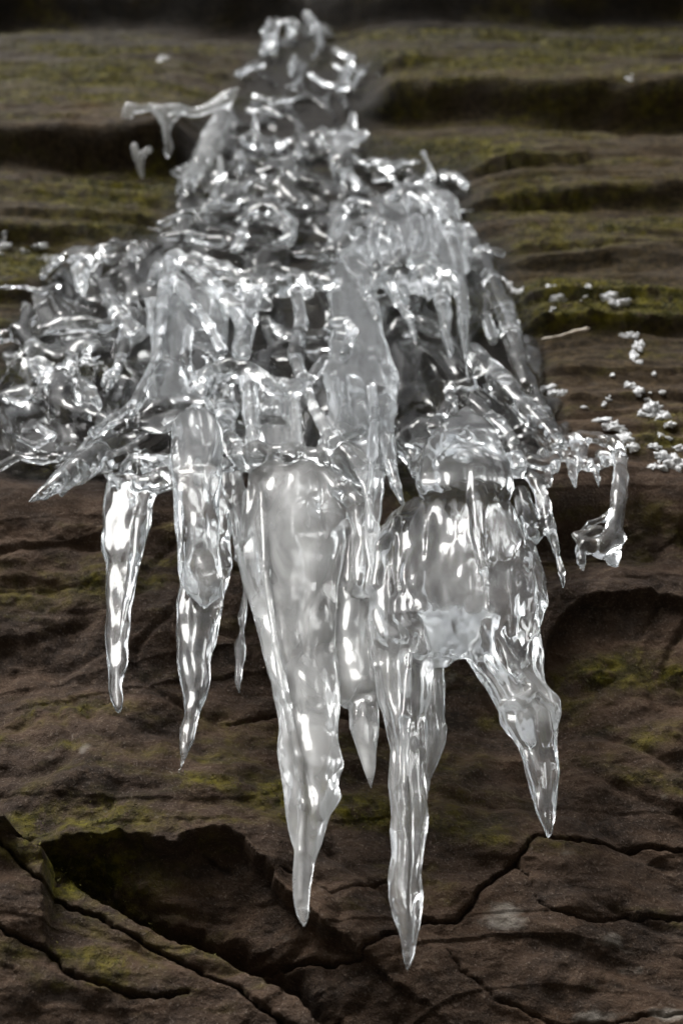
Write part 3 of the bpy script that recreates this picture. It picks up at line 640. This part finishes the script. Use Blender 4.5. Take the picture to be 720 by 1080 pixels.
# side arms on the right
arm = part('icicle', 'thin crooked icicle reaching down beside the right-hand dome')
chain([(540, 498, -20, 7), (555, 498, -20, 6), (568, 510, -22, 8), (572, 532, -24, 8), (578, 556, -26, 7), (586, 580, -26, 6), (592, 604, -26, 5), (594.5, 627, -26, .8)], arm, 5, 1.3)
chain([(548, 520, -12, 9), (556, 548, -12, 10), (560, 568, -12, 8), (574, 556, -18, 7)], arm, 6)
chain([(568, 508, -20, 4), (580, 498, -20, 3.4), (578, 512, -20, 3)], arm, 3)
ringp = part('ice_loop', 'open curved loop of ice at the far right of the ledge')
for c in ([(575, 462, -16, 7), (592, 466, -26, 6), (610, 460, -30, 6), (630, 460, -32, 7), (646, 468, -34, 8), (654, 484, -34, 8), (656, 504, -34, 9), (653, 524, -34, 10), (650, 544, -34, 9), (646, 564, -34, 10)],
          [(584, 474, -24, 5), (602, 482, -32, 6), (624, 490, -36, 6), (642, 486, -36, 6)], [(648, 566, -34, 11), (634, 578, -34, 12), (618, 576, -34, 10), (606, 564, -34, 5)], [(630, 560, -34, 7), (616, 566, -34, 8)],
          [(612, 580, -34, 8), (613, 592, -34, 5), (614, 601, -34, 2)], [(644, 576, -34, 10), (647, 590, -34, 7), (650, 598, -34, 3)], [(606, 566, -34, 4), (622, 552, -32, 4), (642, 544, -32, 5)],
          [(600, 482, -30, 5), (604, 500, -30, 4), (606, 514, -30, 1.5)], [(626, 490, -34, 5), (630, 506, -34, 4), (631, 522, -34, 1.5)], [(560, 486, -24, 8), (576, 490, -26, 7), (588, 482, -26, 6)]):
    chain(c, ringp, 5)
for _ in range(16):
    x, y = R_.uniform(572, 655), R_.uniform(452, 492)
    r = R_.uniform(2.5, 5.5); sx = R_.uniform(-14, 14); ln = R_.uniform(2, 22)
    chain([(x, y, -24, r), (x+sx*.6, y+ln*.4, -32, r*1.2), (x+sx, y+ln, -32, r*.5)], ringp, 5)
# --- ripple the surface, finest near the viewer
near = np.flatnonzero(np.abs(fld.ravel()) < 5)
ixn, iyn, iwn = np.unravel_index(near, fld.shape)
X = ax[ixn]; Y = ay[iyn]; L_ = LR[iyn] + aw[iwn]
Wn = aw[iwn]; U = Y < 490
fy1 = np.where(U, Y*.030, 14.7 + (Y-490)*.018); fy2 = np.where(U, Y*.055, 26.95 + (Y-490)*.030)
k1 = np.interp(Y, [0, 250, 500], [1.5, 1.2, 1.0])
pn = pid.ravel()[near]; calm = np.isin(pn, (big, lob, a5, bl)); calm2 = np.isin(pn, (sh, colp, dome, body))
am_ = np.where(calm, .65, np.where(calm2, 1.25, 1.1))
wob = 1.7*perlin(X*.036*k1, fy1*k1, Wn*.036) + .5*perlin(X*.09*k1, fy2*k1, Wn*.09+9)*am_
wob += am_*np.where(U, 2.0, 2.0)*(np.abs(perlin(X*.028*k1+40, fy1*k1*.9, Wn*.028))*2 - .35)
wob += am_*np.where(U, .4, .9)*(np.abs(perlin(X*.07*k1+40, fy2*k1*.9, Wn*.07))*2 - .35)
fld.ravel()[near] += wob
del ixn, iyn, iwn, X, Y, L_, Wn, wob

# --- surface nets
def surface_nets(f):
    ins = f < 0
    c = np.zeros(tuple(s-1 for s in f.shape), np.int8)
    for i in (0, 1):
        for j in (0, 1):
            for l in (0, 1):
                c += ins[i:i+c.shape[0], j:j+c.shape[1], l:l+c.shape[2]]
    act = np.flatnonzero((c.ravel() > 0) & (c.ravel() < 8))
    I, J, K = np.unravel_index(act, c.shape)
    vals = {(i, j, l): f[I+i, J+j, K+l] for i in (0, 1) for j in (0, 1) for l in (0, 1)}
    acc = np.zeros((len(act), 3), np.float32); cnt = np.zeros(len(act), np.float32)
    keys = list(vals)
    for a in keys:
        for ax_ in range(3):
            if a[ax_] == 1: continue
            b = list(a); b[ax_] = 1; b = tuple(b)
            va, vb = vals[a], vals[b]; m = (va < 0) != (vb < 0)
            t = np.where(m, va/(va-vb + (~m)*1.0), 0)
            p = np.tile(np.array(a, np.float32), (len(act), 1)); p[:, ax_] += t
            acc[m] += p[m]; cnt[m] += 1
    P = np.stack([I, J, K], -1) + acc/cnt[:, None]
    vid = np.full(c.shape, -1, np.int32); vid.ravel()[act] = np.arange(len(act))
    quads = []
    for ax_ in range(3):
        o1, o2 = (ax_+1) % 3, (ax_+2) % 3
        s0 = [slice(1, -1)]*3; s0[ax_] = slice(0, -1)
        s1 = list(s0); s1[ax_] = slice(1, None)
        A, B = ins[tuple(s0)], ins[tuple(s1)]
        e = np.argwhere(A != B)
        sg = A[tuple(e.T)]
        e = e + np.array([0 if q == ax_ else 1 for q in range(3)])
        def cell(d1, d2):
            q = e.copy(); q[:, o1] += d1; q[:, o2] += d2
            return vid[q[:, 0], q[:, 1], q[:, 2]]
        qd = np.stack([cell(-1, -1), cell(0, -1), cell(0, 0), cell(-1, 0)], -1)
        qd[~sg] = qd[~sg][:, ::-1]
        quads.append(qd)
    Qd = np.concatenate(quads); Qd = Qd[(Qd >= 0).all(1)]
    return P, Qd, (I, J, K)
P, Qd, cells = surface_nets(fld)
vp = pid[cells[0], cells[1], cells[2]].astype(int)
# relax twice
for _ in range(2):
    s = np.zeros_like(P); c = np.zeros(len(P))
    for a in range(4):
        for b in ((a+1) % 4, (a-1) % 4):
            for q in range(3):
                s[:, q] += np.bincount(Qd[:, a], P[Qd[:, b], q], len(P))
            c += np.bincount(Qd[:, a], minlength=len(P))
    P = P + .5*(s/np.maximum(c, 1)[:, None] - P)
gxp = ax[0] + P[:, 0]*ST; gyp = ay[0] + P[:, 1]*ST; gwp = aw[0] + P[:, 2]*ST
IV = world(gxp, gyp, Lref(gyp) + gwp)
# drop specks that are not part of the big mass
par = np.arange(len(P))
lab = par.copy()
for _ in range(400):
    m = lab[Qd].min(1); new = lab.copy()
    for a in range(4): np.minimum.at(new, Qd[:, a], m)
    new = new[new]
    new = new[new]
    if (new == lab).all(): break
    lab = new
cntl = np.bincount(lab, minlength=len(P)); keepv = cntl[lab] > 900
Qd = Qd[keepv[Qd].all(1)]
p0, p1, p2, p3 = (IV[Qd[:, i]] for i in range(4))
fn = np.cross(p2-p0, p3-p1)
VN = np.zeros_like(IV)
for a in range(4):
    for q in range(3): VN[:, q] += np.bincount(Qd[:, a], fn[:, q], len(IV))
VN /= np.linalg.norm(VN, axis=1)[:, None] + 1e-20
# cloudy share of the ice, where the photograph shows frozen-in bubbles
milkmap = [(308, 600, 55, 130, .50), (325, 780, 38, 90, .52), (318, 900, 24, 70, .50), (370, 650, 32, 110, .46), (385, 790, 20, 40, .45), (430, 700, 40, 60, .28), (430, 860, 22, 110, .30), (480, 620, 60, 60, .22), (560, 740, 34, 30, .34), (458, 770, 20, 60, .34),
           (215, 600, 18, 30, .30), (222, 150, 16, 40, .4), (380, 150, 40, 20, .15)]
milk = np.full(len(IV), .04)
for cx, cy_, rx, ry, m in milkmap:
    milk = np.maximum(milk, m*np.exp(-((gxp-cx)/rx)**2 - ((gyp-cy_)/ry)**2*.8))
root = empty('ice_formation', (0.0, float(Y0), float(Z0 + CAMZ)))
tag(root, 'large clear icefall of fused icicles hanging over the rock ledge', 'ice formation')
fp = np.sort(vp[Qd], axis=1)[:, 1]
for i, (nm_, lb) in enumerate(PARTS):
    q = Qd[fp == i]
    if len(q) < 20: continue
    u, inv = np.unique(q, return_inverse=True); inv = inv.reshape(q.shape)
    o = mesh_np(nm_, IV[u], inv, ICE, root, VN[u], {'milk': milk[u]})
    if lb: o['label'] = lb
print('ICE', len(IV), len(Qd))

# ------------------------------------------------------------------ loose bits: snow and ice crumbs on the rock
RVf = RV.reshape(-1, 3); RNf = RN.reshape(-1, 3); pxf, pyf, pdf = ppx.ravel(), ppy.ravel(), pdd.ravel()
visf = np.flatnonzero(vis.ravel())
def rock_at(px, py):
    d2 = (pxf[visf]-px)**2 + (pyf[visf]-py)**2
    near = visf[d2 < max(d2.min()+.5, 6)]
    j = near[np.argmin(pdf[near])]
    return RVf[j], RNf[j], pdf[j]
def lump_mesh(name, lumps, mat, seed, milkv=.7):
    """irregular crust made of several flattened lumps merged into one mesh"""
    import bmesh
    bm = bmesh.new(); loc0 = None
    rr = random.Random(seed)
    sub = []
    for (px, py, rx, ry) in lumps:
        sub.append((px, py, rx*.75, ry*.75))
        for q in range(4):
            an = rr.uniform(0, 6.28); sub.append((px + math.cos(an)*rx*.75, py + math.sin(an)*ry*.75, rx*rr.uniform(.25, .5), ry*rr.uniform(.35, .7)))
    for (px, py, rx, ry) in sub:
        p, n_, d = rock_at(px, py)
        if loc0 is None: loc0 = Vector(p)
        s = d/F
        res = bmesh.ops.create_icosphere(bm, subdivisions=3, radius=1.0)
        o1, o2, o3 = rr.uniform(0, 50), rr.uniform(0, 50), rr.uniform(0, 50)
        co = np.array([v.co for v in res['verts']])
        nn = fbm(co[:, 0]*1.1+o1, co[:, 1]*1.1+o2, co[:, 2]*1.1+o3, 3, .6)
        for v, q in zip(res['verts'], nn):
            c = v.co*(1+1.25*float(q))
            # right, image-up tilted onto the rock, outward
            v.co = Vector(p) - loc0 + Vector((c.x*rx*s, c.y*min(rx, ry*1.5)*s*.8 , c.z*ry*s*1.35))
    me = bpy.data.meshes.new(name); bm.to_mesh(me); bm.free()
    me.materials.append(mat)
    me.polygons.foreach_set('use_smooth', np.ones(len(me.polygons), bool))
    a = me.attributes.new('milk', 'FLOAT', 'POINT'); a.data.foreach_set('value', np.full(len(me.vertices), milkv, np.float32))
    o = bpy.data.objects.new(name, me); COL.objects.link(o); o.location = loc0
    return o
snow = [
    ('white snow crumb on the mossy step right of the knobbly ridge, nearest to it', [(585, 311, 9, 4), (589, 316, 8, 4)]),
    ('bright snow patch on the mossy step at the right, alone above the twig', [(640, 315, 9, 4), (652, 320, 10, 4)]),
    ('thin scatter of snow just right of the twig end', [(660, 352, 8, 2.5), (668, 354, 5, 2)]),
    ('small upright snow crumb below the scatter right of the twig', [(671, 365, 5, 5), (668, 375, 4, 5), (674, 381, 4, 2.5)]),
    ('snow crumb on moss at the right, between twig and snowy corner', [(665, 406, 6, 3), (673, 411, 6, 3)]),
    ('large broken snow patch on the right side of the ledge', [(690, 432, 9, 6), (697, 440, 10, 5), (680, 437, 7, 3), (684, 426, 5, 2.5)]),
    ('small round snow crumb under the large broken patch', [(704, 450, 6, 3)]),
    ('long low snow patch at the right edge of the ledge', [(700, 480, 9, 5), (712, 488, 11, 6), (695, 492, 9, 3), (714, 472, 8, 3)]),
    ('snow patch on the ledge right of the finger of ice', [(636, 442, 9, 3), (646, 450, 10, 4), (658, 462, 10, 4)]),
    ('snow crumb on the ledge near its nose under the large patch', [(668, 470, 7, 3), (688, 471, 7, 2.5)]),
    ('flat snow sliver beside the lower end of the knobbly ridge', [(578, 410, 10, 3), (586, 414, 8, 3)]),
    ('snow crumbs hugging the right edge of the ice ridge', [(535, 300, 8, 3), (544, 306, 7, 3), (528, 296, 5, 3)]),
    ('lone bright snow dot high on the tan rock at the upper right', [(663, 82, 3.5, 2.5)]),
]
for i, (lb, lumps) in enumerate(snow):
    tag(lump_mesh('snow_patch', lumps, SNOW, i+1), lb, 'snow', 'snow patches on the rock')
rs = random.Random(8)
for i in range(16):
    px, py = rs.choice([(rs.uniform(605, 715), rs.uniform(425, 492)), (rs.uniform(560, 700), rs.uniform(300, 345)), (rs.uniform(640, 700), rs.uniform(380, 440))])
    o = lump_mesh('snow_crumb', [(px, py, rs.uniform(1.8, 4.5), rs.uniform(1.2, 2.6))], SNOW, 60+i)
    tag(o, 'tiny crumb of snow scattered on the mossy rock right of the ice', 'snow', 'tiny snow crumbs right of the ice')
bits = [
    ('small ice knob on the mossy ledge at the left edge', [(6, 250, 4, 7), (8, 258, 5, 4), (4, 264, 6, 3)]),
    ('flat ice bit right of the knob on the left ledge', [(28, 266, 6, 2.5), (42, 262, 9, 3)]),
    ('ice bit touching the left shelf of the icefall', [(50, 272, 8, 3), (57, 278, 5, 3)]),
    ('lone ice chip high above the left arm of the icefall', [(172, 61, 4.5, 5.5)]),
]
for i, (lb, lumps) in enumerate(bits):
    tag(lump_mesh('ice_chip', lumps, ICE, 40+i, .6), lb, 'ice chip', 'loose ice chips at the upper left')

# small hanging ice arm and drip at the upper left, separate from the main fall
def tube_thing(name, strands, mat, label, cat, group=None, milkv=.35, seed=0):
    """strands of (px, py, radius px); one mesh, rough round tubes with noise"""
    V = []; Fq = []; loc0 = None
    for st in strands:
        st = np.array(st, float); n = 26; tt = np.linspace(0, len(st)-1, n); k = np.arange(len(st))
        X = np.interp(tt, k, st[:, 0]); Y = np.interp(tt, k, st[:, 1]); R = np.interp(tt, k, st[:, 2])
        r0, _, dd = rock_at(X[0], Y[0])
        dep = np.full(n, min(rock_at(a[0], a[1])[2] for a in st[:max(2, len(st)-2)]) - .03)
        C = world(X, Y, F*np.log(dep/1.3))
        # free parts hang in front of the rock at the depth of their root
        if loc0 is None: loc0 = C[0].copy()
        C = C - loc0
        ring = 12; th = np.linspace(0, 2*np.pi, ring, endpoint=False)
        base = len(V) and sum(len(a) for a in V) or 0
        T_ = np.gradient(C, axis=0); T_ /= np.linalg.norm(T_, axis=1)[:, None]+1e-9
        A_ = np.cross(T_, np.array([0, .7071, .7071])); A_ /= np.linalg.norm(A_, axis=1)[:, None]+1e-9
        B_ = np.cross(T_, A_)
        rr = (R*dd/F)[:, None]*(1 + .35*perlin(np.cos(th)[None]*1.2+tt[:, None]*1.7+seed, np.sin(th)[None]*1.2+tt[:, None]*0, tt[:, None]*.9+np.zeros((1, ring))))
        capr = np.minimum(1, np.sin(np.linspace(0, np.pi, n))*4+.05)[:, None]; rr = rr*capr
        G = C[:, None] + rr[..., None]*(np.cos(th)[None, :, None]*A_[:, None] + np.sin(th)[None, :, None]*B_[:, None])
        V.append(G.reshape(-1, 3))
        for i in range(n-1):
            for j in range(ring):
                Fq.append((base+i*ring+j, base+i*ring+(j+1) % ring, base+(i+1)*ring+(j+1) % ring, base+(i+1)*ring+j))
    V = np.concatenate(V)
    o = mesh_np(name, V, np.array(Fq), mat, attrs={'milk': np.full(len(V), milkv)})
    o.location = loc0
    tag(o, label, cat, group); return o
tube_thing('hanging_ice', [[(252, 92, 6), (238, 105, 7), (222, 113, 4.5), (205, 120, 4), (190, 115, 5), (172, 117, 5), (158, 113, 3), (148, 115, 3.5), (137, 114, 6), (134, 124, 5), (131, 136, 3)], [(160, 112, 4), (170, 120, 6), (176, 130, 6), (176, 142, 3.6), (178, 154, 4.4), (176, 167, 3)], [(196, 113, 4.5), (186, 120, 4.5), (174, 130, 4.5)]],
           ICE, 'thin horizontal arm of ice with a Y-shaped drip at the upper left', 'ice arm', milkv=.3)
tube_thing('ice_drip', [[(141, 150, 3), (143, 160, 4.5), (147, 170, 4.6), (149, 180, 3), (150, 189, 1.5)], [(160, 156, 2.5), (154, 160, 3.5), (146, 167, 4)]], ICE, 'small forked ice drip alone under the upper left arm', 'ice drip', milkv=.65)
tube_thing('twig', [[(570, 358, 1.6), (590, 355, 1.6), (605, 350, 2.0), (622, 346, 2.4)]], TWIG, 'short pale twig lying on the mossy rock right of the ice', 'twig')
